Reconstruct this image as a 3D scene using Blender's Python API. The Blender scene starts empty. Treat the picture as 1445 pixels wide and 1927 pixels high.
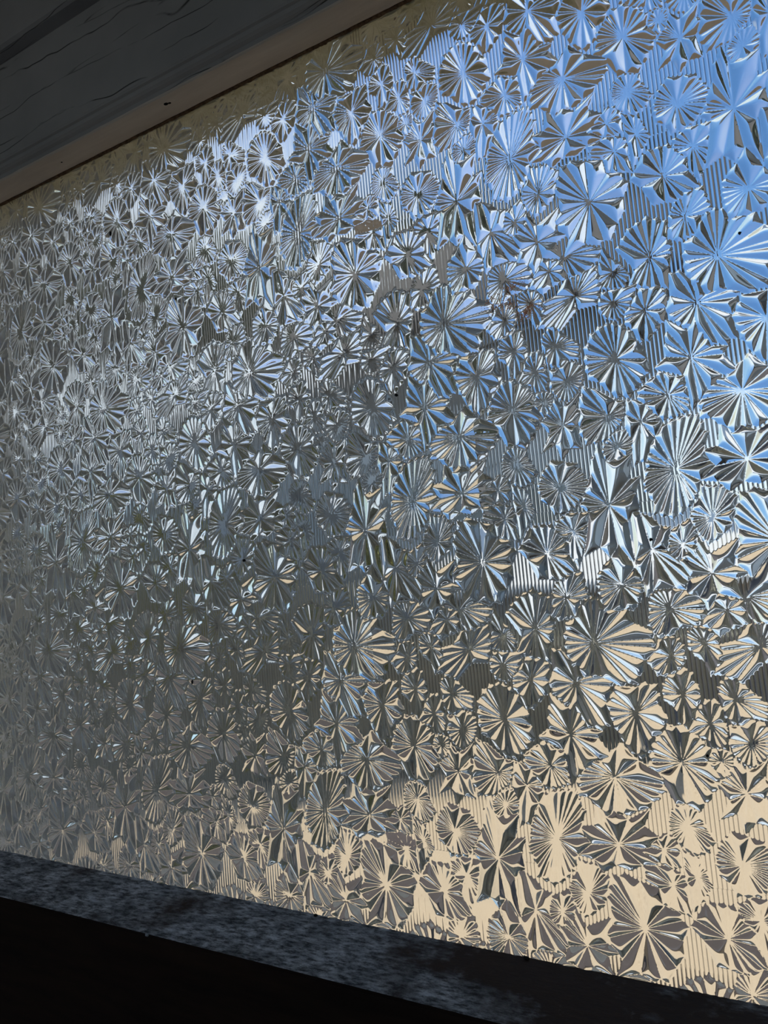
import bpy, bmesh, math, random
import numpy as np
from mathutils import Vector, Matrix, Euler

C = bpy.context.scene.collection
SC = bpy.context.scene
random.seed(7)
RNG = np.random.default_rng(7)

# ------------------------------------------------------------------ camera
# the camera stands in the dark room, half a metre from the glass, looking
# up and to the left along the pane
EYE = 1.5
cam_d = bpy.data.cameras.new('camera')
cam = bpy.data.objects.new('camera', cam_d)
C.objects.link(cam)
SC.camera = cam
_rt = Vector((0.8633043, 0.5000039, -0.0685689))
_up = Vector((0.1010882, -0.0382048, 0.9941436))
_fw = Vector((-0.4944561, 0.8651800, 0.0835268))
_m = Matrix((( _rt.x, _up.x, -_fw.x, 0), (_rt.y, _up.y, -_fw.y, 0), (_rt.z, _up.z, -_fw.z, EYE), (0, 0, 0, 1)))
cam.matrix_world = _m
cam_d.sensor_fit = 'HORIZONTAL'
cam_d.sensor_width = 36.0
cam_d.lens = 1400.0 / 1445.0 * 36.0
cam_d.clip_start = 0.01
cam_d.clip_end = 500

# ------------------------------------------------------------------ light
CLOUD_SEED, CLOUD_ROT = (0.0, 0.0, 0.0), math.radians(-52)
SUN_AZ, SUN_EL = math.radians(-58), math.radians(56)     # in front of the window, to the left, high
world = bpy.data.worlds.new('sky')
SC.world = world
world.use_nodes = True
wn = world.node_tree
wn.nodes.clear()
w_out = wn.nodes.new('ShaderNodeOutputWorld')
w_bg = wn.nodes.new('ShaderNodeBackground')
w_sky = wn.nodes.new('ShaderNodeTexSky')
w_sky.sky_type = 'NISHITA'
w_sky.sun_disc = False
w_sky.sun_elevation = SUN_EL
w_sky.sun_rotation = SUN_AZ
w_sky.air_density = 1.0
w_sky.dust_density = 0.7
w_sky.ozone_density = 4.0
w_bg.inputs['Strength'].default_value = 0.145
w_hs = wn.nodes.new('ShaderNodeHueSaturation')
w_hs.inputs['Saturation'].default_value = 1.22
wn.links.new(w_sky.outputs[0], w_hs.inputs['Color'])
# broad white summer cloud, in banks that go round the whole sky
w_tc = wn.nodes.new('ShaderNodeTexCoord')
w_mp = wn.nodes.new('ShaderNodeMapping')
w_mp.inputs['Scale'].default_value = (1.0, 1.0, 1.6)
w_mp.inputs['Location'].default_value = CLOUD_SEED
w_mp.inputs['Rotation'].default_value = (0, 0, CLOUD_ROT)
w_no = wn.nodes.new('ShaderNodeTexNoise')
w_no.inputs['Scale'].default_value = 1.15
w_no.inputs['Detail'].default_value = 5
w_no.inputs['Roughness'].default_value = 0.45
w_mr = wn.nodes.new('ShaderNodeMapRange')
w_mr.interpolation_type = 'SMOOTHSTEP'
w_mr.inputs['From Min'].default_value = 0.46
w_mr.inputs['From Max'].default_value = 0.62
w_mr.inputs['To Max'].default_value = 0.85
w_mix = wn.nodes.new('ShaderNodeMixRGB')
w_mix.inputs[2].default_value = (6.6, 7.0, 7.3, 1)
wn.links.new(w_tc.outputs['Generated'], w_mp.inputs[0])
wn.links.new(w_mp.outputs[0], w_no.inputs[0])
wn.links.new(w_no.outputs[0], w_mr.inputs[0])
wn.links.new(w_mr.outputs[0], w_mix.inputs[0])
wn.links.new(w_hs.outputs[0], w_mix.inputs[1])
wn.links.new(w_mix.outputs[0], w_bg.inputs[0])
wn.links.new(w_bg.outputs[0], w_out.inputs[0])

sun_d = bpy.data.lights.new('sun', 'SUN')
sun_d.energy = 4.2
sun_d.color = (1.0, 0.93, 0.82)
sun_d.angle = math.radians(0.6)
sun = bpy.data.objects.new('sun', sun_d)
C.objects.link(sun)
_sd = Vector((math.sin(SUN_AZ) * math.cos(SUN_EL), math.cos(SUN_AZ) * math.cos(SUN_EL), math.sin(SUN_EL)))
sun.rotation_euler = _sd.to_track_quat('Z', 'Y').to_euler()
sun.location = (-6, 8, 14)

SC.view_settings.view_transform = 'Standard'
SC.view_settings.look = 'None'
SC.view_settings.exposure = 0.24
SC.view_settings.gamma = 1.0
SC.view_settings.use_curve_mapping = False
SC.cycles.max_bounces = 14
SC.cycles.transmission_bounces = 12
SC.cycles.caustics_refractive = True
SC.cycles.caustics_reflective = False

# ------------------------------------------------------------------ helpers
def link(o, parent=None):
    C.objects.link(o)
    if parent is not None:
        o.parent = parent
    return o

def empty(name, loc, parent=None):
    o = bpy.data.objects.new(name, None)
    o.location = loc
    o.empty_display_size = 0.05
    return link(o, parent)

def tag(o, label=None, cat=None, group=None, kind=None):
    if label: o['label'] = label
    if cat: o['category'] = cat
    if group: o['group'] = group
    if kind: o['kind'] = kind
    return o

def obj(name, bm, m, parent=None, smooth=False, bevel=0.0):
    me = bpy.data.meshes.new(name)
    bmesh.ops.recalc_face_normals(bm, faces=bm.faces)
    bm.to_mesh(me)
    bm.free()
    me.materials.append(m)
    if smooth:
        me.polygons.foreach_set('use_smooth', [True] * len(me.polygons))
    o = bpy.data.objects.new(name, me)
    link(o, parent)
    if bevel:
        b = o.modifiers.new('bevel', 'BEVEL')
        b.width = bevel
        b.segments = 2
        b.limit_method = 'ANGLE'
    return o

def add_box(bm, x0, x1, y0, y1, z0, z1):
    v = [bm.verts.new(p) for p in ((x0,y0,z0),(x1,y0,z0),(x1,y1,z0),(x0,y1,z0),(x0,y0,z1),(x1,y0,z1),(x1,y1,z1),(x0,y1,z1))]
    for f in ((0,3,2,1),(4,5,6,7),(0,1,5,4),(1,2,6,5),(2,3,7,6),(3,0,4,7)):
        bm.faces.new([v[i] for i in f])

def box(name, x0, x1, y0, y1, z0, z1, m, parent=None, bevel=0.0):
    bm = bmesh.new()
    add_box(bm, x0, x1, y0, y1, z0, z1)
    return obj(name, bm, m, parent, bevel=bevel)

def extrude_profile(name, prof, x0, x1, m, parent=None, seg=1, smooth=False, jitter=0.0):
    """a closed (y, z) profile run along x"""
    bm = bmesh.new()
    rings = []
    for s in range(seg + 1):
        x = x0 + (x1 - x0) * s / seg
        ring = []
        for (y, z) in prof:
            j = jitter
            ring.append(bm.verts.new((x, y + random.uniform(-j, j), z + random.uniform(-j, j))))
        rings.append(ring)
    n = len(prof)
    for a, b in zip(rings, rings[1:]):
        for i in range(n):
            bm.faces.new((a[i], a[(i + 1) % n], b[(i + 1) % n], b[i]))
    bm.faces.new(rings[0])
    bm.faces.new(list(reversed(rings[-1])))
    return obj(name, bm, m, parent, smooth=smooth)

# ------------------------------------------------------------------ materials
def mat(name):
    m = bpy.data.materials.new(name)
    m.use_nodes = True
    nt = m.node_tree
    nt.nodes.clear()
    out = nt.nodes.new('ShaderNodeOutputMaterial')
    return m, nt, out

def node(nt, t, **kw):
    n = nt.nodes.new(t)
    for k, v in kw.items():
        setattr(n, k, v)
    return n

def plain(name, c1, c2, rough=0.8, scale=(8, 8, 8), bump=0.0, detail=6.0, spec=0.3, bump_scale=1.0):
    """noise between two colours, with matching fine relief"""
    m, nt, out = mat(name)
    b = node(nt, 'ShaderNodeBsdfPrincipled')
    tc = node(nt, 'ShaderNodeTexCoord')
    mp = node(nt, 'ShaderNodeMapping')
    mp.inputs['Scale'].default_value = scale
    no = node(nt, 'ShaderNodeTexNoise')
    no.inputs['Scale'].default_value = 1.0
    no.inputs['Detail'].default_value = detail
    no.inputs['Roughness'].default_value = 0.65
    cr = node(nt, 'ShaderNodeValToRGB')
    cr.color_ramp.elements[0].position = 0.35
    cr.color_ramp.elements[1].position = 0.68
    cr.color_ramp.elements[0].color = (*c1, 1)
    cr.color_ramp.elements[1].color = (*c2, 1)
    L = nt.links.new
    L(tc.outputs['Object'], mp.inputs[0]); L(mp.outputs[0], no.inputs[0]); L(no.outputs[0], cr.inputs[0])
    L(cr.outputs[0], b.inputs['Base Color'])
    b.inputs['Roughness'].default_value = rough
    b.inputs['Specular IOR Level'].default_value = spec
    if bump:
        bp = node(nt, 'ShaderNodeBump')
        bp.inputs['Strength'].default_value = bump
        bp.inputs['Distance'].default_value = 0.002 * bump_scale
        L(no.outputs[0], bp.inputs['Height']); L(bp.outputs[0], b.inputs['Normal'])
    L(b.outputs[0], out.inputs[0])
    return m

def glass_material(name='pressed_glass', grooves=False):
    m, nt, out = mat(name)
    g = node(nt, 'ShaderNodeBsdfGlass')
    g.inputs['IOR'].default_value = 1.5
    g.inputs['Roughness'].default_value = 0.0
    g.inputs['Color'].default_value = (0.97, 0.985, 0.975, 1)
    L = nt.links.new
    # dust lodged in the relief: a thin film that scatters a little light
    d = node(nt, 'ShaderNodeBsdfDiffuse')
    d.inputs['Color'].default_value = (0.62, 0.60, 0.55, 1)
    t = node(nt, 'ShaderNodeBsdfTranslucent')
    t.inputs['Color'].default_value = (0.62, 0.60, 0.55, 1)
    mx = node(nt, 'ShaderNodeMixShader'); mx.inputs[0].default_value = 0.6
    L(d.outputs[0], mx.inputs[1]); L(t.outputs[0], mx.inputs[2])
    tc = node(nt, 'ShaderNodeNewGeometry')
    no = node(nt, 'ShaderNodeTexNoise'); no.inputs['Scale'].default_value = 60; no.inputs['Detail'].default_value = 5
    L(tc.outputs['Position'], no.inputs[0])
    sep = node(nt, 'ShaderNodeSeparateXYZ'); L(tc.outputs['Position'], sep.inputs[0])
    # haze of the grazing view painted in: the film thickens to the left
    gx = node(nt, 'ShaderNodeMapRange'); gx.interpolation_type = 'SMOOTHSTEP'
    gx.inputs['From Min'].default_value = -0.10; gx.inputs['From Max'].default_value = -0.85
    gx.inputs['To Min'].default_value = DUST_HAZE[0]; gx.inputs['To Max'].default_value = DUST_HAZE[1]
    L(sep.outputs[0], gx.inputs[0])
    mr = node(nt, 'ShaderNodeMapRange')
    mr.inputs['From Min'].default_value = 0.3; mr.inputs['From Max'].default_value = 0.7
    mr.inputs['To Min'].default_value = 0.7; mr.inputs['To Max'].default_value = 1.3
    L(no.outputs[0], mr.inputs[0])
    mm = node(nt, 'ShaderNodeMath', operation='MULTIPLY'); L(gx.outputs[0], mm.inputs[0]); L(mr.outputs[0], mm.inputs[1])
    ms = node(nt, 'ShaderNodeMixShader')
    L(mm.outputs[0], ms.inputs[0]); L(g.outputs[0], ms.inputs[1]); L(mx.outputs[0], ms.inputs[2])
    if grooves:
        # shading of the reeds painted as dark brown lines in their grooves
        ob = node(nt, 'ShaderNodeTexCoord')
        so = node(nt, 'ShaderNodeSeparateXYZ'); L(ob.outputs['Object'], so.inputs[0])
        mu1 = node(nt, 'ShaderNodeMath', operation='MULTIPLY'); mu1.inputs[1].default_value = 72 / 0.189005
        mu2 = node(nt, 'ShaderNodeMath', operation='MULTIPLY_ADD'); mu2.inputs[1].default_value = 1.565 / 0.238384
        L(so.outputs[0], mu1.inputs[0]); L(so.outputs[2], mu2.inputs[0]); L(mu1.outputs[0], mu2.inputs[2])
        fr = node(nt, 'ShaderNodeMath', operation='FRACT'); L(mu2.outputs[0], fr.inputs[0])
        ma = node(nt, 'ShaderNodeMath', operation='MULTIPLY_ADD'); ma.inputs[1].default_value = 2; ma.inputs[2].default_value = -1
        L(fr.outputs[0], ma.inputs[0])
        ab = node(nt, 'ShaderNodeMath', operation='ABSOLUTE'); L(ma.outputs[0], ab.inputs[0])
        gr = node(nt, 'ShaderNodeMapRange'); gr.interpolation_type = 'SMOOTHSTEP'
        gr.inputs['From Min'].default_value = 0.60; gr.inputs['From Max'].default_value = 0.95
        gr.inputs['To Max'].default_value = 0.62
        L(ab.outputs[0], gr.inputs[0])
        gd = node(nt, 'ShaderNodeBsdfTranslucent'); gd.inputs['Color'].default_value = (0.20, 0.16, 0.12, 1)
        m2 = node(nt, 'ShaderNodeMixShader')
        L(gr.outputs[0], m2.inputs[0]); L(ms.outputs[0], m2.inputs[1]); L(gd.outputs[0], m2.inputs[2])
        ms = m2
    L(ms.outputs[0], out.inputs[0])
    return m
DUST_HAZE = (0.05, 0.21)

def paint_cracked(name, c1, c2, crack):
    """old paint with fine cracks along the grain (x)"""
    m, nt, out = mat(name)
    L = nt.links.new
    b = node(nt, 'ShaderNodeBsdfPrincipled')
    b.inputs['Roughness'].default_value = 0.6
    b.inputs['Specular IOR Level'].default_value = 0.25
    tc = node(nt, 'ShaderNodeTexCoord')
    mp = node(nt, 'ShaderNodeMapping'); mp.inputs['Scale'].default_value = (9, 60, 75)
    wob = node(nt, 'ShaderNodeTexNoise'); wob.inputs['Scale'].default_value = 14
    vo = node(nt, 'ShaderNodeTexVoronoi', feature='DISTANCE_TO_EDGE')
    vo.inputs['Scale'].default_value = 1.0
    mp2 = node(nt, 'ShaderNodeMapping'); mp2.inputs['Scale'].default_value = (2.6, 60, 42)
    add = node(nt, 'ShaderNodeMixRGB', blend_type='ADD'); add.inputs[0].default_value = 0.6
    L(tc.outputs['Object'], mp2.inputs[0]); L(tc.outputs['Object'], wob.inputs[0])
    L(mp2.outputs[0], add.inputs[1]); L(wob.outputs['Color'], add.inputs[2]); L(add.outputs[0], vo.inputs['Vector'])
    gate = node(nt, 'ShaderNodeTexNoise'); gate.inputs['Scale'].default_value = 1.0; gate.inputs['Detail'].default_value = 3
    L(mp.outputs[0], gate.inputs[0]); L(tc.outputs['Object'], mp.inputs[0])
    r1 = node(nt, 'ShaderNodeMapRange'); r1.inputs['From Min'].default_value = 0.0; r1.inputs['From Max'].default_value = 0.017
    r1.inputs['To Min'].default_value = 1.0; r1.inputs['To Max'].default_value = 0.0
    L(vo.outputs['Distance'], r1.inputs[0])
    r2 = node(nt, 'ShaderNodeMapRange'); r2.inputs['From Min'].default_value = 0.48; r2.inputs['From Max'].default_value = 0.6
    L(gate.outputs[0], r2.inputs[0])
    mu = node(nt, 'ShaderNodeMath', operation='MULTIPLY'); L(r1.outputs[0], mu.inputs[0]); L(r2.outputs[0], mu.inputs[1])
    no = node(nt, 'ShaderNodeTexNoise'); no.inputs['Scale'].default_value = 12; no.inputs['Detail'].default_value = 8
    L(tc.outputs['Object'], no.inputs[0])
    cr = node(nt, 'ShaderNodeValToRGB')
    cr.color_ramp.elements[0].position = 0.35; cr.color_ramp.elements[1].position = 0.7
    cr.color_ramp.elements[0].color = (*c1, 1); cr.color_ramp.elements[1].color = (*c2, 1)
    L(no.outputs[0], cr.inputs[0])
    mix = node(nt, 'ShaderNodeMixRGB'); mix.inputs[2].default_value = (*crack, 1)
    L(mu.outputs[0], mix.inputs[0]); L(cr.outputs[0], mix.inputs[1]); L(mix.outputs[0], b.inputs['Base Color'])
    sub = node(nt, 'ShaderNodeMath', operation='SUBTRACT'); L(no.outputs[0], sub.inputs[0]); L(mu.outputs[0], sub.inputs[1])
    bp = node(nt, 'ShaderNodeBump'); bp.inputs['Strength'].default_value = 0.6; bp.inputs['Distance'].default_value = 0.0015
    L(sub.outputs[0], bp.inputs['Height']); L(bp.outputs[0], b.inputs['Normal'])
    L(b.outputs[0], out.inputs[0])
    return m

def dusty_sill():
    """dark stained wood under a patchy film of grey dust"""
    m, nt, out = mat('dusty_sill')
    L = nt.links.new
    b = node(nt, 'ShaderNodeBsdfPrincipled'); b.inputs['Roughness'].default_value = 0.8
    b.inputs['Specular IOR Level'].default_value = 0.3
    tc = node(nt, 'ShaderNodeTexCoord')
    big = node(nt, 'ShaderNodeTexNoise'); big.inputs['Scale'].default_value = 9; big.inputs['Detail'].default_value = 7; big.inputs['Roughness'].default_value = 0.6
    mp = node(nt, 'ShaderNodeMapping'); mp.inputs['Scale'].default_value = (110, 260, 260)
    fine = node(nt, 'ShaderNodeTexNoise'); fine.inputs['Scale'].default_value = 1; fine.inputs['Detail'].default_value = 6; fine.inputs['Roughness'].default_value = 0.75
    L(tc.outputs['Object'], big.inputs[0]); L(tc.outputs['Object'], mp.inputs[0]); L(mp.outputs[0], fine.inputs[0])
    dust = node(nt, 'ShaderNodeValToRGB')
    dust.color_ramp.elements[0].position = 0.40; dust.color_ramp.elements[0].color = (0.10, 0.095, 0.09, 1)
    dust.color_ramp.elements[1].position = 0.60; dust.color_ramp.elements[1].color = (0.72, 0.72, 0.72, 1)
    L(fine.outputs[0], dust.inputs[0])
    wood = node(nt, 'ShaderNodeValToRGB')
    wood.color_ramp.elements[0].color = (0.035, 0.018, 0.010, 1); wood.color_ramp.elements[1].color = (0.085, 0.045, 0.025, 1)
    L(fine.outputs[0], wood.inputs[0])
    # rubbed bare towards the right end of the sill
    sep = node(nt, 'ShaderNodeSeparateXYZ'); L(tc.outputs['Object'], sep.inputs[0])
    gx = node(nt, 'ShaderNodeMapRange'); gx.inputs['From Min'].default_value = -0.34; gx.inputs['From Max'].default_value = -0.12
    gx.inputs['To Min'].default_value = 0.0; gx.inputs['To Max'].default_value = 0.24
    L(sep.outputs[0], gx.inputs[0])
    ad = node(nt, 'ShaderNodeMath', operation='ADD'); L(big.outputs[0], ad.inputs[0]); L(gx.outputs[0], ad.inputs[1])
    r = node(nt, 'ShaderNodeMapRange'); r.inputs['From Min'].default_value = 0.56; r.inputs['From Max'].default_value = 0.7
    L(ad.outputs[0], r.inputs[0])
    mid = node(nt, 'ShaderNodeTexNoise'); mid.inputs['Scale'].default_value = 38; mid.inputs['Detail'].default_value = 5; mid.inputs['Distortion'].default_value = 1.2
    L(tc.outputs['Object'], mid.inputs[0])
    mrm = node(nt, 'ShaderNodeMapRange'); mrm.inputs['From Min'].default_value = 0.35; mrm.inputs['From Max'].default_value = 0.65
    mrm.inputs['To Min'].default_value = 0.45; mrm.inputs['To Max'].default_value = 1.25; L(mid.outputs[0], mrm.inputs[0])
    dm = node(nt, 'ShaderNodeMixRGB', blend_type='MULTIPLY'); dm.inputs[0].default_value = 1.0
    L(dust.outputs[0], dm.inputs[1]); L(mrm.outputs[0], dm.inputs[2])
    mix = node(nt, 'ShaderNodeMixRGB'); L(r.outputs[0], mix.inputs[0]); L(dm.outputs[0], mix.inputs[1]); L(wood.outputs[0], mix.inputs[2])
    L(mix.outputs[0], b.inputs['Base Color'])
    h = node(nt, 'ShaderNodeMath', operation='ADD'); L(fine.outputs[0], h.inputs[0]); L(big.outputs[0], h.inputs[1])
    bp = node(nt, 'ShaderNodeBump'); bp.inputs['Strength'].default_value = 0.9; bp.inputs['Distance'].default_value = 0.0012
    L(h.outputs[0], bp.inputs['Height']); L(bp.outputs[0], b.inputs['Normal'])
    L(b.outputs[0], out.inputs[0])
    return m

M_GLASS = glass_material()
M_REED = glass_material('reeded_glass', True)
M_PAINT = paint_cracked('cracked_grey_paint', (0.40, 0.40, 0.40), (0.50, 0.495, 0.49), (0.02, 0.018, 0.016))
M_BEAD = plain('worn_bead_paint', (0.68, 0.60, 0.52), (0.84, 0.76, 0.67), 0.6, (6, 60, 60), 0.3)
M_SILL = dusty_sill()
M_DARK = plain('dark_stained_wood', (0.012, 0.006, 0.004), (0.03, 0.015, 0.009), 0.75, (8, 50, 50), 0.3, spec=0.15)
M_PUTTY = plain('brown_putty', (0.10, 0.055, 0.03), (0.25, 0.16, 0.09), 0.8, (300, 300, 300), 0.5)
M_HOLE = plain('dark_hole', (0.005, 0.004, 0.003), (0.01, 0.008, 0.006), 0.9)
M_HEAD = plain('olive_outer_paint', (0.34, 0.34, 0.20), (0.68, 0.67, 0.50), 0.7, (45, 90, 90), 0.2)
M_OSILL = plain('pale_outer_sill', (0.62, 0.52, 0.38), (0.74, 0.64, 0.48), 0.8, (20, 60, 60), 0.2)
M_ROOM = plain('dim_room_plaster', (0.58, 0.56, 0.54), (0.66, 0.64, 0.62), 0.9, (3, 3, 3))
M_FLOOR = plain('floorboards', (0.24, 0.19, 0.14), (0.36, 0.29, 0.22), 0.6, (2, 20, 1))
M_ADDED_EAVES = plain('added_eaves_render', (0.5, 0.47, 0.42), (0.58, 0.55, 0.5), 0.9, (4, 4, 4))
M_GRAVEL = plain('pale_gravel', (0.46, 0.35, 0.23), (0.66, 0.53, 0.36), 0.95, (30, 30, 30), 0.5)
M_SOIL = plain('grey_brown_soil', (0.06, 0.048, 0.045), (0.09, 0.075, 0.07), 0.95, (3, 3, 3))
M_HEDGE = plain('hedge_leaves', (0.20, 0.19, 0.155), (0.34, 0.33, 0.24), 0.8, (5, 5, 5))
M_TREE = plain('tree_leaves', (0.15, 0.15, 0.09), (0.30, 0.30, 0.18), 0.7, (5, 5, 5))
M_SHRUB = plain('yellow_green_leaves', (0.14, 0.14, 0.02), (0.42, 0.40, 0.08), 0.7, (6, 6, 6))
M_BARK = plain('bark', (0.05, 0.04, 0.03), (0.1, 0.08, 0.06), 0.9, (20, 20, 5))
M_HOUSE = plain('grey_house_wall', (0.27, 0.25, 0.22), (0.33, 0.305, 0.27), 0.9, (3, 3, 3))
M_ROOF = plain('dark_roof', (0.07, 0.065, 0.06), (0.11, 0.10, 0.095), 0.85, (10, 10, 10))
M_WHITE = plain('white_paint', (0.78, 0.77, 0.74), (0.86, 0.85, 0.82), 0.9, (3, 3, 3))
M_SPECK = plain('dark_speck', (0.006, 0.005, 0.004), (0.015, 0.012, 0.01), 0.6, (500, 500, 500))
def rust_film():
    m, nt, out = mat('rust_brown_film')
    d = node(nt, 'ShaderNodeBsdfDiffuse'); d.inputs['Color'].default_value = (0.85, 0.55, 0.40, 1)
    t = node(nt, 'ShaderNodeBsdfTranslucent'); t.inputs['Color'].default_value = (1.0, 0.80, 0.66, 1)
    mx = node(nt, 'ShaderNodeMixShader'); mx.inputs[0].default_value = 0.75
    nt.links.new(d.outputs[0], mx.inputs[1]); nt.links.new(t.outputs[0], mx.inputs[2]); nt.links.new(mx.outputs[0], out.inputs[0])
    return m
M_RUST = rust_film()
M_PALE = plain('pale_grey_render', (0.50, 0.52, 0.53), (0.58, 0.60, 0.61), 0.9, (2, 2, 2))
M_FLUFF = plain('grey_flake', (0.3, 0.31, 0.33), (0.45, 0.46, 0.48), 0.9, (300, 300, 300))
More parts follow.
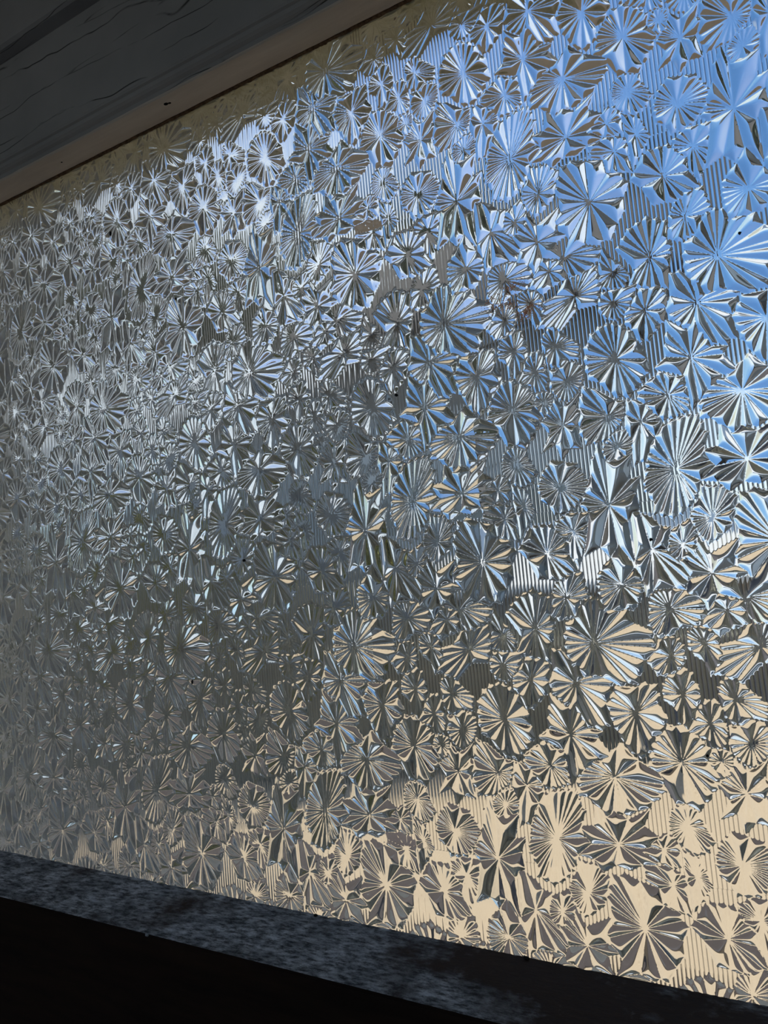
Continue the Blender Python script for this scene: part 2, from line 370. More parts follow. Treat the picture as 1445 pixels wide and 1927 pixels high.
STARS = [
 (587,-2226,[-43,192,52,166,132,146,209,17,198,-30,150,-102,84,-175,12,-185,-49,-186,-79,-114,-138,-74,-151,-11,-150,36,-114,124]),
 (320,-2333,[-73,162,26,121,56,41,86,-45,30,-133,-38,-221,-56,-38,-69,40]),
 (1161,-18,[-174,95,-88,102,-31,114,36,90,79,63,88,8,77,-59,97,-176,-15,-152,-67,-123,-77,-30,-168,14]),
 (1446,-288,[-113,181,-78,203,-11,204,51,202,136,106,156,55,150,-14,206,-133,161,-158,101,-193,55,-190,-1,-173,-77,-169,-105,-103,-136,-30,-201,40,-171,81]),
 (1641,-153,[-117,81,-31,129,50,121,123,121,102,46,97,-5,81,-69,60,-144,20,-238,-36,-165,-33,-53,-105,-22,-122,32]),
 (36,-526,[8,266,47,182,88,105,131,43,139,-4,130,-37,115,-92,90,-121,57,-163,5,-154,-52,-169,-133,-173,-149,-91,-153,5,-147,79,-101,131,-47,175]),
 (247,-309,[-110,271,-48,234,19,197,64,140,122,128,99,45,93,-14,146,-76,223,-194,185,-266,120,-250,64,-250,-12,-260,-63,-300,-72,-187,-109,-105,-105,-59,-104,55,-106,169]),
 (436,-291,[-7,118,58,157,87,90,91,38,83,-13,79,-90,45,-100,9,-98,-46,-94,-87,-72,-95,-25,-90,27,-65,90]),
 (621,-140,[-47,218,-7,203,40,198,78,200,154,118,132,44,117,-18,105,-61,52,-100,19,-136,-37,-163,-66,-129,-102,-68,-127,12,-103,75,-56,128]),
 (-547,-2197,[-147,165,-106,217,-56,296,4,322,69,334,125,338,167,331,188,270,210,205,183,130,197,58,228,-4,181,-42,135,-88,122,-155,105,-197,69,-242,13,-289,-46,-318,-108,-293,-164,-274,-150,-190,-176,-153,-205,-116,-205,-68,-191,3,-179,59]),
 (967,-311,[-177,309,-102,329,-4,286,107,262,126,155,228,134,262,53,220,-34,219,-125,165,-200,114,-301,30,-311,-52,-275,-201,-328,-155,-210,-229,-126,-254,-71,-196,-7,-207,48,-227,158,-214,224]),
 (811,-932,[-51,133,167,174,190,31,144,-92,9,-92,-125,-224,-277,-166,-225,9,-126,35]),
 (585,-482,[-58,228,2,114,170,202,118,75,125,36,217,-7,124,-39,152,-159,23,-122,-37,-233,-79,-142,-171,-135,-127,-24,-177,89,-140,34]),
 (318,-690,[-110,93,-54,120,-19,124,39,121,93,109,179,92,217,21,213,-49,160,-105,111,-116,41,-117,-13,-171,-80,-183,-117,-150,-141,-97,-136,-44,-127,15]),
 (647,-712,[-36,108,10,75,55,67,99,52,102,-10,111,-84,56,-104,12,-110,-56,-155,-100,-104,-149,-90,-116,-27,-95,16,-61,59]),
 (767,-634,[106,46,189,14,256,-21,229,-85,176,-130,102,-167,36,-172,-2,-112,-24,-18,-10,16]),
 (-177,-898,[-41,293,16,309,57,289,92,209,164,213,234,210,266,120,326,89,391,58,390,-11,380,-58,307,-115,288,-197,264,-267,153,-281,28,-223,-22,-235,-82,-230,-119,-163,-168,-151,-193,-77,-200,-16,-200,58,-186,132,-115,161,-89,240]),
 (1552,-593,[-58,108,11,156,67,153,124,163,158,7,93,-18,62,-127,-2,-142,-60,-151,-114,-114,-101,-45,-98,25]),
 (1317,-797,[2,278,129,215,110,90,139,47,125,-29,105,-92,89,-231,-44,-206,-149,-159,-98,-57,-212,115,-126,227]),
 (295,-988,[-62,104,-20,120,21,125,66,108,88,60,92,3,78,-42,54,-74,8,-109,-49,-126,-92,-119,-113,-74,-144,-35,-94,23]),
 (502,-910,[-95,71,-55,106,-2,104,49,81,83,36,78,-7,126,-83,86,-138,54,-163,16,-195,-10,-107,-66,-69,-101,-24,-101,33]),
 (1253,-1141,[-16,155,34,134,87,155,141,106,145,64,127,-13,109,-96,68,-139,4,-203,-48,-205,-91,-100,-133,-58,-130,13,-85,49,-58,99]),
 (1054,-1039,[-63,83,0,86,57,79,187,95,142,11,115,-39,68,-96,16,-125,-59,-97,-97,-40,-95,25]),
 (-323,-1165,[-149,234,-85,233,-15,143,23,143,45,34,163,62,252,10,227,-44,187,-118,206,-270,150,-305,56,-289,21,-156,-40,-130,-90,-145,-169,-71,-188,-2,-148,81]),
 (346,-1224,[-117,59,-81,117,-31,124,25,165,73,131,79,74,104,24,105,-26,71,-77,47,-141,9,-218,-51,-182,-56,-81,-120,-31,-125,14]),
 (643,-1252,[-76,104,-38,141,14,142,30,105,74,69,136,15,176,-26,164,-116,80,-101,25,-152,-31,-142,-73,-100,-73,-45,-89,29,-90,72]),
 (51,-1347,[-122,165,-53,159,25,160,66,194,147,182,159,105,136,59,192,-35,160,-75,156,-120,79,-143,82,-239,7,-294,-53,-259,-86,-196,-115,-158,-149,-100,-169,-29,-189,44,-150,111]),
 (487,-1401,[-55,101,-12,146,44,150,82,93,77,12,96,-48,78,-147,35,-150,-5,-146,-23,-91,-64,-80,-133,-52,-84,19,-73,69]),
 (-392,-1504,[-121,270,-51,179,-2,166,44,249,116,170,124,103,118,42,218,27,181,-15,263,-136,169,-142,108,-212,-20,-335,-25,-201,-55,-101,-123,-64,-220,-27,-143,31,-151,100]),
 (1040,-1422,[-154,204,-95,241,-32,257,6,250,65,222,113,166,137,96,181,41,192,-35,210,-124,161,-183,124,-226,67,-272,-15,-263,-79,-196,-120,-133,-188,-101,-206,-36,-208,36,-201,116]),
 (704,-1508,[-114,98,-49,95,11,140,71,127,116,87,120,21,103,-39,65,-95,10,-147,-54,-127,-105,-63,-120,-15,-113,22]),
 (-547,-1719,[-185,57,-133,95,-94,125,-40,162,2,144,49,105,113,109,117,42,125,-25,124,-113,84,-130,18,-155,-46,-154,-93,-109,-145,-37,-192,15]),
 (-731,-1863,[-76,155,-24,151,39,107,94,69,118,9,121,-38,78,-110,3,-262,-65,-276,-70,-117,-99,-15,-88,63]),
 (-123,-1765,[-148,102,-77,89,2,170,59,220,106,164,153,115,211,61,328,13,310,-62,273,-110,200,-173,124,-198,69,-232,-73,-257,-139,-193,-182,-138,-255,-132,-254,-49,-230,13]),
 (300,-1644,[-176,97,-138,145,-63,228,30,232,105,173,170,94,152,15,211,-80,188,-147,140,-217,81,-288,0,-246,-60,-251,-101,-165,-147,-72,-205,-36,-188,22]),
 (528,-1626,[-63,29,-41,72,3,79,62,55,65,0,56,-47,43,-94,-6,-107,-36,-54,-68,-18]),
 (650,-1805,[-46,191,12,124,130,202,99,99,153,60,87,-19,115,-175,33,-162,-28,-233,-62,-118,-157,-160,-95,-46,-153,42]),
 (298,-2028,[-94,91,-59,117,-9,132,83,91,88,31,106,0,150,-82,112,-146,36,-177,-15,-156,-95,-88,-111,-34,-111,22]),
 (139,-2193,[-155,-28,-76,39,-32,63,15,106,66,102,97,49,97,2,98,-92,41,-108,-22,-79]),
 (-136,-2189,[-125,249,-73,160,3,220,67,157,211,240,167,133,251,74,176,-13,235,-96,133,-109,61,-153,-30,-130,-117,-188,-170,-113,-266,-96,-174,-20,-261,88,-151,100]),
 (955,-1794,[-151,234,-73,201,-5,144,57,96,116,85,113,-1,83,-69,32,-110,-33,-162,-94,-166,-162,-168,-199,-87,-204,-10,-177,87,-176,163]),
 (996,-2009,[-90,27,-47,80,10,113,63,110,96,64,111,17,96,-26,47,-65,-31,-185,-70,-105,-93,-51,-101,-9]),
 (1074,-834,[-55,194,-4,90,53,49,104,-41,73,-120,1,-121,-70,-96,-115,-52,-86,-3,-85,74]),
 (-983,-2382,[-36,436,2,288,176,319,134,145,214,164,172,63,192,-41,108,-111,125,-382,34,-266,-25,-337,-81,-269,-189,-320,-149,-146,-135,-31,-190,19,-145,124,-98,214,-89,321]),
]
FAR_LIMIT, FAR_STEP = -0.28, 2
# ------------------------------------------------------------------ the window: frame
GY = 0.5                                   # plane of the glass (room side)
TH = 0.0045                                # thickness under the relief
XL, XR = -0.88, 0.05                       # glass between the stiles
ZB, ZT = EYE - 0.2664, EYE + 0.4463        # glass between sill and top rail

window = empty('window_1', ((XL + XR) / 2, GY, ZB))
tag(window, 'old wooden window glazed with starburst-patterned pressed glass', None, None, 'structure')
wi = Matrix.Translation(-window.location)

def win(o):
    """hang a part built in world coordinates under the window"""
    o.parent = window
    o.matrix_parent_inverse = Matrix.Translation(-Vector(window.location))
    return o

z = lambda v: EYE + v
rail = extrude_profile('top_rail', [(0.457, z(.600)), (0.457, z(.4580)), (0.4582, z(.4563)), (0.4605, z(.4556)), (0.4618, z(.4528)),
        (0.4640, z(.4512)), (0.4672, z(.4500)), (0.4690, z(.4476)), (0.4695, z(.4466)), (0.4995, z(.4463)), (0.4995, z(.600))],
        XL - .08, XR + .08, M_PAINT)
win(rail)
bead = extrude_profile('glazing_bead', [(0.4690, z(.4478)), (0.4690, z(.4462)), (0.4700, z(.4455)), (0.4960, z(.4457)), (0.4972, z(.4466)), (0.4972, z(.4478))],
        XL, XR, M_BEAD, seg=60, jitter=0.00012)
win(bead)
putty = extrude_profile('putty_strip', [(0.4970, z(.4472)), (0.4970, z(.4456)), (0.4994, z(.4446)), (0.4994, z(.4472))], XL, XR, M_PUTTY, seg=160, jitter=0.0004)
win(putty)
# upper casing board, standing proud of the rail, with a rounded lower edge
cas = extrude_profile('casing_board', [(0.440, z(.80)), (0.440, z(.566)), (0.4415, z(.5622)), (0.4445, z(.5600)), (0.457, z(.5596)), (0.4565, z(.80))],
        XL - .08, XR + .08, M_PAINT)
win(cas)
# nail holes in the bead
def hole(px, pz, ry, name='nail_hole'):
    bm = bmesh.new()
    bmesh.ops.create_icosphere(bm, subdivisions=2, radius=1.0)
    for v in bm.verts:
        v.co = Vector((v.co.x * ry, v.co.y * ry * .7, v.co.z * ry * .35)) + Vector((px, pz, z(.4456)))
    return win(obj(name, bm, M_HOLE, smooth=True))
hole(-0.475, 0.4790, 0.0026)
hole(-0.4715, 0.4800, 0.0018)
hole(-0.630, 0.4840, 0.0012)

sill = extrude_profile('window_stool', [(0.4200, ZB - .30), (0.4200, ZB - .0035), (0.4208, ZB - .0012), (0.4228, ZB), (0.4998, ZB), (0.4998, ZB - .30)],
        XL - .08, XR + .08, M_SILL)
# ragged old top surface: finely divided, gently uneven; front face is dark wood
me = sill.data
me.materials.append(M_DARK)
for p in me.polygons:
    if p.normal.y < -0.3:
        p.material_index = 1
win(sill)
for nm, xa, xb in (('left_stile', XL - .08, XL), ('right_stile', XR, XR + .08)):
    win(box('stile', xa, xb, 0.462, 0.4995, ZB, z(.46), M_PAINT, bevel=0.003))
# outer frame seen through the glass
win(box('outer_head', XL - .08, XR + .08, 0.4998, 0.549, ZT, z(.60), M_HEAD))
win(extrude_profile('outer_sill', [(.4999, ZB - .008), (.56, ZB - .045), (.56, ZB - .075), (.4999, ZB - .075)], XL - .08, XR + .08, M_OSILL))
win(box('outer_jamb', XL - .08, XL, 0.4998, 0.545, ZB, ZT, M_HEAD))
win(box('outer_jamb', XR, XR + .08, 0.4998, 0.545, ZB, ZT, M_HEAD))

# ------------------------------------------------------------------ the window: pressed glass
TH_H, TH_SX, TH_V = 0.189005, -0.0986113, -0.238384      # repeat of the pressed pattern
T0X, T0Z = -0.3940896, 0.2735998
NC, NR, SH = 506, 638, 264                               # cells across, down, and shift per repeat
DX, DZ = TH_H / NC, -TH_V / NR
SLOPE = 0.77
def wrap(c, r):
    j = np.floor_divide(r, NR)
    return (c + SH * j) % NC, r - j * NR

def petals(pts):
    """outline points -> list of petals (notch, tip, notch)"""
    p = [np.array(pts[i:i + 2], float) for i in range(0, len(pts), 2)]
    ang = [math.atan2(a[1], a[0]) for a in p]
    order = sorted(range(len(p)), key=lambda i: ang[i])
    p = [p[i] for i in order]; ang = [ang[i] for i in order]
    n = len(p)
    rad = [np.hypot(*a) for a in p]
    concave = []
    for i in range(n):
        a, b, c = p[i - 1], p[i], p[(i + 1) % n]
        cr = (b[0] - a[0]) * (c[1] - b[1]) - (b[1] - a[1]) * (c[0] - b[0])
        concave.append(cr < 0 and rad[i] < 0.9 * max(rad[i - 1], rad[(i + 1) % n]))
    seq = []                                    # ('t'|'n', point)
    for i in range(n):
        k = (i + 1) % n
        seq.append(('n' if concave[i] else 't', p[i]))
        if not concave[i] and not concave[k]:
            gap = (ang[k] - ang[i]) % (2 * math.pi)
            m = max(1, round(gap / math.radians(26 if rad[i] < 110 else 17))) if gap < 3.0 else 1
            for s in range(1, 2 * m):
                f = s / (2 * m)
                a = ang[i] + gap * f
                # along the chord between the two tips, notches drawn in a little
                q = p[i] * (1 - f) + p[k] * f
                r = np.hypot(*q) if gap < 2.2 else rad[i] * (1 - f) + rad[k] * f
                d = np.array((math.cos(a), math.sin(a)))
                # chord radius at this angle
                e = p[k] - p[i]
                den = d[0] * e[1] - d[1] * e[0]
                rr = (p[i][0] * e[1] - p[i][1] * e[0]) / den if abs(den) > 1e-9 else r
                if not (0.2 * r < rr < 2 * r): rr = r
                if s % 2: seq.append(('n', d * rr * 0.93))
                else: seq.append(('t', d * rr))
    # every tip wants a notch either side; two notches in a row are merged into the deeper one
    out = []
    for s in seq:
        if s[0] == 'n' and out and out[-1][0] == 'n':
            if np.hypot(*s[1]) < np.hypot(*out[-1][1]): out[-1] = s
        else: out.append(s)
    if out[0][0] == 'n' and out[-1][0] == 'n': out.pop()
    res = []
    m = len(out)
    for i in range(m):
        if out[i][0] == 't':
            res.append((out[i - 1][1], out[i][1], out[(i + 1) % m][1]))
    return res

E0 = 0.0005                                             # neighbours meet without a gap
def star_field(pts, X, Z):
    """height of one starburst: each petal a small hipped roof between its two valleys"""
    P = [(a * 1e-4, b * 1e-4, c * 1e-4) for a, b, c in petals(pts)]
    A = np.arctan2(Z, X)
    H = np.full(X.shape, -1.0)
    for a, t, b in P:
        a0 = math.atan2(a[1], a[0]); w = (math.atan2(b[1], b[0]) - a0) % (2 * math.pi)
        m = ((A - a0) % (2 * math.pi)) <= w
        if not m.any(): continue
        x, zz = X[m], Z[m]
        ds = []
        ra = np.hypot(*a); rb = np.hypot(*b)
        dl = (a[0] * zz - a[1] * x) / ra
        dr = -(b[0] * zz - b[1] * x) / rb
        ds = [dl + 1e-6, dr + 1e-6]
        for p, q in ((a, t), (t, b)):
            e = q - p; le = np.hypot(*e)
            if le < 1e-6: continue
            ds.append(((e[0] * (zz - p[1]) - e[1] * (x - p[0])) / le + E0) * 1.15)
        D = np.stack(ds)
        mn = D.min(0)
        pos = mn > 1e-6
        hh = mn.copy()
        Dp = D[:, pos]
        hh[pos] = (Dp ** -3.5).sum(0) ** (-1 / 3.5)
        q = 0.0003                                       # valleys are rounded, not knife-sharp
        hh = np.where(hh > 0, np.sqrt(hh * hh + q * q) - q, hh)
        H[m] = hh * SLOPE
    return H

# base: the reeded ground between the starbursts
cc, rr = np.meshgrid(np.arange(NC), np.arange(NR))
ph = 72 * cc / NC + (-1.565) * rr / NR
u = 2 * (ph - np.floor(ph)) - 1
Zm = 0.00056 * (1 - np.abs(u) ** 2.6) - 0.00046
own = np.full((NR, NC), -1, int)
boxes = []
for k, (cx, cz, pts) in enumerate(STARS):
    cx *= 1e-4; cz *= 1e-4
    xs = np.array(pts[0::2]) * 1e-4; zs = np.array(pts[1::2]) * 1e-4
    c0 = int(math.floor((cx + xs.min()) / DX)) - 4; c1 = int(math.ceil((cx + xs.max()) / DX)) + 4
    r0 = int(math.floor(-(cz + zs.max()) / DZ)) - 4; r1 = int(math.ceil(-(cz + zs.min()) / DZ)) + 4
    CC, RR = np.meshgrid(np.arange(c0, c1), np.arange(r0, r1))
    H = star_field(pts, CC * DX - cx, -RR * DZ - cz)
    wc, wr = wrap(CC, RR)
    cur = Zm[wr, wc]
    up_ = H > cur
    Zm[wr[up_], wc[up_]] = H[up_]
    own[wr[up_], wc[up_]] = k
    boxes.append((c0, c1, r0, r1))
# a trace of hand-made unevenness
Zm += 0.00003 * np.sin(cc * 2 * np.pi * 5 / NC) * np.sin(rr * 2 * np.pi * 4 / NR)

def relief_mesh(name, c0, c1, r0, r1, k, step=1, ox=0.0, oz=0.0, clip=None):
    """the cells of [c0,c1)x[r0,r1) owned by k (None: any) as a sheet; returns mesh or None"""
    C1, R1 = np.meshgrid(np.arange(c0, c1, step), np.arange(r0, r1, step))
    if k is None:
        mask = np.ones(C1.shape, bool)
    else:
        wc, wr = wrap(C1, R1)
        mask = own[wr, wc] == k
    if clip is not None:
        xm = ox + (C1 + step / 2) * DX; zm = oz - (R1 + step / 2) * DZ
        mask &= (xm > clip[0]) & (xm < clip[1]) & (zm > clip[2]) & (zm < clip[3])
    if not mask.any(): return None
    h, w = mask.shape
    vm = np.zeros((h + 1, w + 1), bool)
    vm[:-1, :-1] |= mask; vm[1:, :-1] |= mask; vm[:-1, 1:] |= mask; vm[1:, 1:] |= mask
    idx = np.full(vm.shape, -1, np.int64)
    nv = int(vm.sum()); idx[vm] = np.arange(nv)
    VC, VR = np.meshgrid(c0 + np.arange(w + 1) * step, r0 + np.arange(h + 1) * step)
    VC, VR = VC[vm], VR[vm]
    wc, wr = wrap(VC, VR)
    co = np.stack([VC * DX, -Zm[wr, wc], -VR * DZ], -1).astype(np.float32)
    f = np.stack([idx[:-1, :-1][mask], idx[1:, :-1][mask], idx[1:, 1:][mask], idx[:-1, 1:][mask]], -1)
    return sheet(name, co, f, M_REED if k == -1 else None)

def sheet(name, co, f, m=None):
    me = bpy.data.meshes.new(name)
    nf = len(f)
    me.vertices.add(len(co)); me.vertices.foreach_set('co', np.ascontiguousarray(co, np.float32).ravel())
    me.loops.add(nf * 4); me.loops.foreach_set('vertex_index', np.ascontiguousarray(f, np.int32).ravel())
    me.polygons.add(nf)
    me.polygons.foreach_set('loop_start', np.arange(0, nf * 4, 4, dtype=np.int32))
    me.polygons.foreach_set('use_smooth', np.ones(nf, bool))
    me.update(calc_edges=True)
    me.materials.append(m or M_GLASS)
    return me

bm = bmesh.new()
RB = 0.005
gx0, gx1, gz0, gz1 = XL - RB, XR + RB, ZB - RB, ZT + RB
vs = [bm.verts.new(p) for p in ((gx0, GY, gz0), (gx1, GY, gz0), (gx1, GY, gz1), (gx0, GY, gz1),
      (gx0, GY + TH, gz0), (gx1, GY + TH, gz0), (gx1, GY + TH, gz1), (gx0, GY + TH, gz1))]
for fc in ((4, 7, 6, 5), (0, 4, 5, 1), (1, 5, 6, 2), (2, 6, 7, 3), (3, 7, 4, 0)):      # back and edges; the relief closes the front
    bm.faces.new([vs[i] for i in fc])
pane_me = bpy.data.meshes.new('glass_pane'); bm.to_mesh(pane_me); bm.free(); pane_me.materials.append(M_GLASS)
pane = bpy.data.objects.new('glass_pane', pane_me)
link(pane); win(pane)
pane['label'] = 'pressed glass pane covered in starbursts'

def on_pane(o):
    C.objects.link(o)
    o.parent = pane
    return o

clip = (gx0, gx1, gz0, gz1)
shared = {}
far_parts = []
n_star = 0
FAR_X = FAR_LIMIT
cands = []
for i in range(-4, 5):
    for j in range(-2, 5):
        ox = T0X + i * TH_H + j * TH_SX; oz = EYE + T0Z + j * TH_V
        if ox > gx1 + .1 or ox + TH_H < gx0 - .1 or oz < gz0 - .15 or oz + TH_V > gz1 + .15: continue
        cands.append((i, j, ox, oz))
for (i, j, ox, oz) in cands:
    far = ox + TH_H / 2 < FAR_X
    if far:
        me = relief_mesh('far', 0, NC, 0, NR, None, FAR_STEP, ox, oz, clip)
        if me: far_parts.append((me, ox, oz))
        continue
    for k in list(range(len(STARS))) + [-1]:
        c0, c1, r0, r1 = boxes[k] if k >= 0 else (0, NC, 0, NR)
        xa, xb, za, zb = ox + c0 * DX, ox + c1 * DX, oz - r1 * DZ, oz - r0 * DZ
        if xb < clip[0] or xa > clip[1] or zb < clip[2] or za > clip[3]: continue
        inside = xa > clip[0] and xb < clip[1] and za > clip[2] and zb < clip[3]
        nm = 'starburst' if k >= 0 else 'reeded_ground'
        if inside:
            if k not in shared: shared[k] = relief_mesh(nm, c0, c1, r0, r1, k)
            me = shared[k]
        else:
            me = relief_mesh(nm, c0, c1, r0, r1, k, 1, ox, oz, clip)
        if me is None or len(me.polygons) < 4: continue
        o = bpy.data.objects.new(nm, me)
        o.location = (ox, GY, oz)
        on_pane(o)
        n_star += k >= 0
if far_parts:
    cos, fs, nb = [], [], 0
    for me, ox, oz in far_parts:
        co = np.empty(len(me.vertices) * 3, np.float32); me.vertices.foreach_get('co', co); co = co.reshape(-1, 3)
        co = co + np.array((ox, 0, oz), np.float32)
        ix = np.empty(len(me.loops), np.int32); me.loops.foreach_get('vertex_index', ix)
        cos.append(co); fs.append(ix.reshape(-1, 4) + nb); nb += len(co)
        bpy.data.meshes.remove(me)
    o = bpy.data.objects.new('distant_starbursts', sheet('distant_starbursts', np.concatenate(cos), np.concatenate(fs)))
    o.location = (0, GY, 0)
    on_pane(o)
    o['kind'] = 'stuff'
    o['label'] = 'small far starbursts at the left end of the pane'
print('STARBURSTS', n_star, 'tiles', len(cands), 'tris', sum(len(m.polygons) * 2 for m in bpy.data.meshes if m.users and len(m.polygons) > 200))

def relief_at(x, zz):
    """height of the pressed relief at a point of the pane (world x, z)"""
    c = int(round((x - T0X) / DX)); r = int(round(-(zz - EYE - T0Z) / DZ))
    wc, wr = wrap(np.array(c), np.array(r))
    return max(0.0, float(Zm[int(wr), int(wc)]))
# ------------------------------------------------------------------ the room
def struct(name, bm, m):
    o = obj(name, bm, m)
    o['kind'] = 'structure'
    return o
bm = bmesh.new()
wx0, wx1 = XL - .08, XR + .08
wz0, wz1 = ZB - .30, z(.60)
for b in ((-3.2, wx0, .457, .62, 0, 2.7), (wx1, 2.4, .457, .62, 0, 2.7), (wx0, wx1, .457, .62, 0, wz0), (wx0, wx1, .457, .62, wz1, 2.7)):
    add_box(bm, *b)
struct('wall_front', bm, M_ROOM)
bm = bmesh.new(); add_box(bm, -3.32, -3.2, -3.4, .62, 0, 2.7); struct('wall_left', bm, M_ROOM)
bm = bmesh.new(); add_box(bm, 2.4, 2.52, -3.4, .62, 0, 2.7); struct('wall_right', bm, M_ROOM)
bm = bmesh.new()                                        # back wall, with a wide opening added to light the window frame
for b in ((-3.2, -2.2, -3.4, -3.28, 0, 2.7), (2.1, 2.4, -3.4, -3.28, 0, 2.7), (-2.2, 2.1, -3.4, -3.28, 2.35, 2.7)):
    add_box(bm, *b)
struct('wall_back', bm, M_ROOM)
bm = bmesh.new(); add_box(bm, -3.32, 2.52, -3.4, .62, 2.7, 2.82); struct('ceiling', bm, M_ROOM)
bm = bmesh.new(); add_box(bm, -3.32, 2.52, -3.4, .62, -.1, 0); struct('floor', bm, M_FLOOR)
bm = bmesh.new(); add_box(bm, -3.6, 2.8, .62, 1.25, 2.62, 2.76); struct('trim_added_eaves', bm, M_ADDED_EAVES)   # unseen eaves, added to keep the sun off the glass

# ------------------------------------------------------------------ outside, seen only through the glass
bm = bmesh.new()
add_box(bm, -60, 60, -40, 80, -.25, -.12)
g = struct('ground', bm, M_SOIL)
bm = bmesh.new()
lo = [(1.2, .62), (4, .62), (4, 8.6), (-.45, 6.2), (-2.9, 4.8), (-5.4, 3.4), (-6.4, 2.76), (1.2, 2.76)]
top = [bm.verts.new((x, y, 0.0)) for x, y in lo]; bot = [bm.verts.new((x, y, -.12)) for x, y in lo]
bm.faces.new(top); bm.faces.new(list(reversed(bot)))
for a in range(len(lo)):
    b = (a + 1) % len(lo); bm.faces.new((top[a], bot[a], bot[b], top[b]))
o = obj('gravel_path', bm, M_GRAVEL)
o['kind'] = 'structure'

def foliage(name, blobs, m, parent, n_leaf, size):
    """leaf blades scattered through rounded masses"""
    bm = bmesh.new()
    tot = sum(b[3] * b[4] * b[5] for b in blobs) or 1
    for (bx, by, bz, rx, ry, rz) in blobs:
        k = max(20, int(n_leaf * rx * ry * rz / tot))
        for _ in range(k):
            d = Vector((random.gauss(0, 1), random.gauss(0, 1), random.gauss(0, 1))).normalized() * (random.random() ** .4)
            p = Vector((bx + d.x * rx, by + d.y * ry, bz + d.z * rz))
            r = Euler((random.uniform(0, 6.28), random.uniform(0, 6.28), random.uniform(0, 6.28))).to_matrix()
            s = size * random.uniform(.6, 1.4)
            bm.faces.new([bm.verts.new(p + r @ Vector(q)) for q in ((0, -s, 0), (s * .55, 0, s * .12), (0, s, 0), (-s * .55, 0, s * .12))])
    o = obj(name, bm, m, parent)
    o['kind'] = 'stuff'
    return o

def tube(bm, p0, p1, r0, r1, n=8):
    p0, p1 = Vector(p0), Vector(p1)
    q = (p1 - p0).to_track_quat('Z', 'Y').to_matrix()
    a = [bm.verts.new(p0 + q @ Vector((math.cos(t) * r0, math.sin(t) * r0, 0))) for t in [2 * math.pi * i / n for i in range(n)]]
    b = [bm.verts.new(p1 + q @ Vector((math.cos(t) * r1, math.sin(t) * r1, 0))) for t in [2 * math.pi * i / n for i in range(n)]]
    for i in range(n):
        bm.faces.new((a[i], a[(i + 1) % n], b[(i + 1) % n], b[i]))
    bm.faces.new(list(reversed(a))); bm.faces.new(b)

# clipped hedge along the far side of the gravel
HEDGE = [(-8.6, 1.9, 1.9), (-7.6, 2.4, 1.95), (-6.7, 2.9, 2.0), (-5.8, 3.5, 1.95), (-4.9, 4.1, 1.9), (-4.1, 4.6, 1.7), (-3.3, 5.1, 1.2), (-2.5, 5.6, 1.15), (-1.8, 6.0, 1.1), (-1.0, 6.4, 1.1)]
hedge = empty('hedge', (-5, 4, -.12))
tag(hedge, 'dark clipped hedge blurred behind the lower left of the glass', 'hedge')
bm = bmesh.new()
for (hx, hy, ht) in HEDGE:
    add_box(bm, hx - .5, hx + .5, hy - .22, hy + .55, -.1, ht - .25)
core = obj('hedge_body', bm, M_HEDGE); core.parent = hedge; core.matrix_parent_inverse = Matrix.Translation((5, -4, .12))
f = foliage('foliage', [(hx, hy + .15, ht * .5, .62, .5, ht * .52) for hx, hy, ht in HEDGE], M_HEDGE, None, 9000, .07)
f.parent = hedge; f.matrix_parent_inverse = Matrix.Translation((5, -4, .12))

def tree(name, label, x, y, blobs, h_trunk, m, n, size, cat='tree'):
    r = empty(name, (x, y, -.12))
    tag(r, label, cat)
    inv = Matrix.Translation((-x, -y, .12))
    bm = bmesh.new()
    tube(bm, (x, y, -.12), (x + .1, y, h_trunk), .16, .10)
    for (bx, by, bz, rx, ry, rz) in blobs[:5]:
        tube(bm, (x + .1, y, h_trunk * .8), (bx, by, bz), .07, .02, 6)
    t = obj('trunk', bm, M_BARK, smooth=True); t.parent = r; t.matrix_parent_inverse = inv
    f = foliage('foliage', blobs, m, None, n, size); f.parent = r; f.matrix_parent_inverse = inv
    return r
tree('tree', 'olive leafy tree blurred behind the upper left of the glass', -8.2, 6.6,
     [(-9.3, 6.2, 5.2, 1.5, 1.3, .8), (-8.0, 6.8, 5.7, 1.5, 1.3, .9), (-6.6, 7.0, 5.1, 1.3, 1.2, .7), (-10.4, 5.9, 5.6, 1.2, 1.2, .7)], 4.2, M_TREE, 5200, .11)
tree('tree', 'tall grey-green tree standing behind the grey house', -8.3, 18.5,
     [(-8.3, 18.5, 10.6, 2.5, 2.4, 2.7), (-9.3, 18.3, 9.0, 2.0, 2.0, 2.0), (-7.2, 18.6, 9.2, 2.0, 2.0, 2.0)], 8.5, M_TREE, 5200, .24)
pale = empty('outbuilding', (-12.5, 11.5, -.12))
tag(pale, 'long pale grey building blurred behind the left half of the glass', 'building')
def ppart(o):
    o.parent = pale
    o.matrix_parent_inverse = Matrix.Translation((12.5, -11.5, .12))
    return o
ppart(box('wall', -18.5, -8.2, 9.8, 13.2, -.12, 4.6, M_PALE))
bm = bmesh.new()
pr = [(9.5, 4.5), (11.5, 5.5), (13.5, 4.5), (13.5, 4.66), (11.5, 5.66), (9.5, 4.66)]
A = [bm.verts.new((-18.8, a, b)) for a, b in pr]; B = [bm.verts.new((-7.95, a, b)) for a, b in pr]
for i in range(6): bm.faces.new((A[i], A[(i + 1) % 6], B[(i + 1) % 6], B[i]))
bm.faces.new(A); bm.faces.new(list(reversed(B)))
ppart(obj('roof', bm, M_PALE))
for wx in (-17, -14.8, -12.6, -10.4):
    ppart(box('window', wx - .5, wx + .5, 9.74, 9.82, 2.4, 3.6, M_ROOF))
sh = empty('shrub', (-4.1, 3.35, -.12))
tag(sh, 'sunlit yellow-green shrub blurred behind the left half of the glass', 'shrub')
inv = Matrix.Translation((4.1, -3.35, .12))
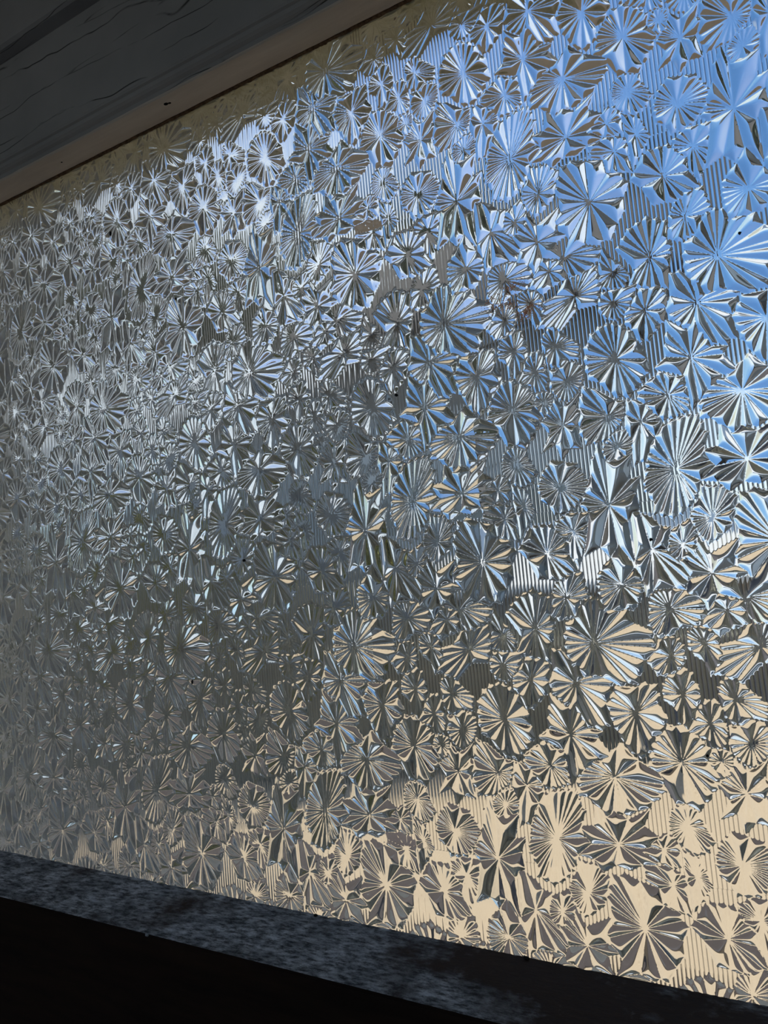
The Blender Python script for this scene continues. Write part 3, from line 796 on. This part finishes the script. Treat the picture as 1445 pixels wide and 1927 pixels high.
bm = bmesh.new()
for a in range(6):
    tube(bm, (-4.1, 3.35, -.12), (-4.1 + .45 * math.cos(a), 3.35 + .12 * math.sin(a), 1.3), .02, .01, 5)
t = obj('stem', bm, M_BARK); t.parent = sh; t.matrix_parent_inverse = inv
f = foliage('foliage', [(-4.1, 3.35, 1.45, .5, .2, .55), (-3.8, 3.4, 1.85, .3, .18, .3)], M_SHRUB, None, 1800, .05); f.parent = sh; f.matrix_parent_inverse = inv

# the neighbouring house
house = empty('house', (-2.8, 9.5, -.12))
tag(house, 'grey gabled neighbouring house blurred behind the middle of the glass', 'house')
def hpart(o):
    o.parent = house
    o.matrix_parent_inverse = Matrix.Translation((2.8, -9.5, .12))
    return o
hx0, hx1, hy0, hy1, eav = -7.4, -1.85, 9.9, 14.4, 5.1
hpart(box('wall', hx0, hx1, hy0, hy1, -.12, eav, M_HOUSE))
bm = bmesh.new()
rid = 7.0
pr = [(hy0 - .4, eav - .1), ((hy0 + hy1) / 2 - 1.0, rid), (hy1 + .4, eav - .1), (hy1 + .4, eav + .08), ((hy0 + hy1) / 2 - 1.0, rid + .2), (hy0 - .4, eav + .08)]
A = [bm.verts.new((hx0 - .35, a, b)) for a, b in pr]; B = [bm.verts.new((hx1 + .35, a, b)) for a, b in pr]
for i in range(6): bm.faces.new((A[i], A[(i + 1) % 6], B[(i + 1) % 6], B[i]))
bm.faces.new(A); bm.faces.new(list(reversed(B)))
hpart(obj('roof', bm, M_ROOF))
for wx in (-5.9, -3.1):
    fr = hpart(box('window', wx - .5, wx + .5, 9.84, 9.92, 2.6, 3.8, M_WHITE))
    box('window_glass', wx - .42, wx + .42, 9.82, 9.85, 2.7, 3.7, M_HOLE, fr).matrix_parent_inverse = Matrix.Translation((2.8, -9.5, .12))
hpart(box('chimney', -3.4, -2.8, 11.6, 12.2, 6.2, 8.0, M_HOUSE))

# low shed whose white roof faces the window and the sun
shed = empty('shed', (-1.2, 8.3, -.12))
tag(shed, 'low shed with a bright white roof blurred behind the right of the glass', 'shed')
def spart(o):
    o.parent = shed
    o.matrix_parent_inverse = Matrix.Translation((1.2, -8.3, .12))
    return o
spart(box('wall', -3.2, .9, 7.6, 8.9, -.12, 1.22, M_HOUSE))
bm = bmesh.new()
pr = [(7.4, 1.22), (9.0, 1.95), (9.0, 2.02), (7.4, 1.29)]
A = [bm.verts.new((-3.35, a, b)) for a, b in pr]; B = [bm.verts.new((1.05, a, b)) for a, b in pr]
for i in range(4): bm.faces.new((A[i], A[(i + 1) % 4], B[(i + 1) % 4], B[i]))
bm.faces.new(A); bm.faces.new(list(reversed(B)))
spart(obj('roof', bm, M_WHITE))

# ------------------------------------------------------------------ small things lying on the glass and the sill
def lump(name, x, y, zz, rx, ry, rz, m, label, cat, group=None, seed=0):
    rn = random.Random(seed)
    bm = bmesh.new()
    bmesh.ops.create_icosphere(bm, subdivisions=2, radius=1)
    for v in bm.verts:
        k = 1 + rn.uniform(-.28, .28)
        v.co = Vector((v.co.x * rx * k, v.co.y * ry * k, v.co.z * rz * k))
    o = obj(name, bm, m, smooth=True)
    o.location = (x, y, zz)
    tag(o, label, cat, group)
    return o
def gpt(X, Z, off=.0016):
    x, zz = X * .5, EYE + Z * .5
    return x, GY - relief_at(x, zz) - .0002, zz
SPECKS = [(-.535, .275, .0016, .0010, 'slanting black insect speck on the middle of the glass'),
          (-.180, .021, .0011, .0011, 'round black speck on the glass above a bright starburst at right'),
          (-1.159, .720, .0016, .0022, 'black speck on the glass near the top rail at left'),
          (-.040, .387, .0009, .0010, 'brown-black speck on blue glass at the right edge'),
          (-.857, .041, .0016, .0012, 'brown smudge speck on olive glass at left centre'),
          (-.139, -.248, .0009, .0009, 'black speck on glass over a tan fluted petal at lower right'),
          (-.990, -.169, .0010, .0022, 'elongated black speck on grey glass at lower left'),
          (-.984, .540, .0011, .0013, 'small black speck on the glass left of centre, upper half')]
for s, (X, Z, rx, rz, lb) in enumerate(SPECKS):
    x, y, zz = gpt(X, Z)
    o = lump('dirt_speck', x, y, zz, rx, .0009, rz, M_SPECK, lb, 'speck', 'dark specks on the glass', s)
    if s == 0: o.rotation_euler = (0, math.radians(35), 0)
# rust-brown flecks scraped across the glass
bm = bmesh.new()
rn = random.Random(4)
import_pts = [((950, 545), (985, 530), 14), ((915, 575), (965, 560), 20), ((925, 585), (975, 570), 16), ((970, 600), (1020, 575), 18), ((985, 595), (1000, 575), 10)]
_f = 1400.0
def pix(px, py):
    d = _fw + _rt * ((px - 722.5) / _f) - _up * ((py - 963.5) / _f)
    return d.x / d.y * .5, d.z / d.y * .5
for (a, b, w) in import_pts:
    for _ in range(150):
        t = rn.random()
        px = a[0] + (b[0] - a[0]) * t + rn.gauss(0, w * .33); py = a[1] + (b[1] - a[1]) * t + rn.gauss(0, w * .42)
        x, zz = pix(px, py)
        r = rn.uniform(.00025, .0007); an = rn.uniform(0, 6.28)
        y = GY - relief_at(x, EYE + zz) - .0004
        c = [bm.verts.new((x + math.cos(an + q) * r * s, y + dy, EYE + zz + math.sin(an + q) * r * s)) for q, s, dy in ((0, 2.0, 0), (2.0, .7, 0), (4.2, .7, 0))]
        e = bm.verts.new((x, y - .00025, EYE + zz))
        bm.faces.new(c)
        for i in range(3): bm.faces.new((c[i], e, c[(i + 1) % 3]))
o = obj('rust_flecks', bm, M_RUST)
tag(o, 'rust-brown flecks smeared across the grey glass at upper right centre', 'smear', None, 'stuff')
FL = [((480, 1680), 'pale grey flake on the front edge of the sill', M_FLUFF, .0022), ((942, 1776), 'dark crumb at the back of the sill against the glass, right of centre', M_SPECK, .0016),
      ((490, 1686), 'tiny dark crumb at the back of the sill, left of centre', M_SPECK, .0013)]
x, _z = pix(235, 1765)
sx_ = -.636
lump('dust_flake', -.478, .4206, ZB + .0008, .0018, .0012, .0012, M_FLUFF, 'pale grey flake of dust on the front edge of the sill', 'flake', None, 11)
lump('wood_crumb', -.197, .4970, ZB + .0009, .0022, .0012, .0012, M_SPECK, 'dark crumb at the back of the sill right of centre', 'crumb', None, 12)
lump('wood_crumb', -.372, .4970, ZB + .0007, .0018, .0011, .0010, M_SPECK, 'dark crumb at the back of the sill left of centre', 'crumb', None, 13)
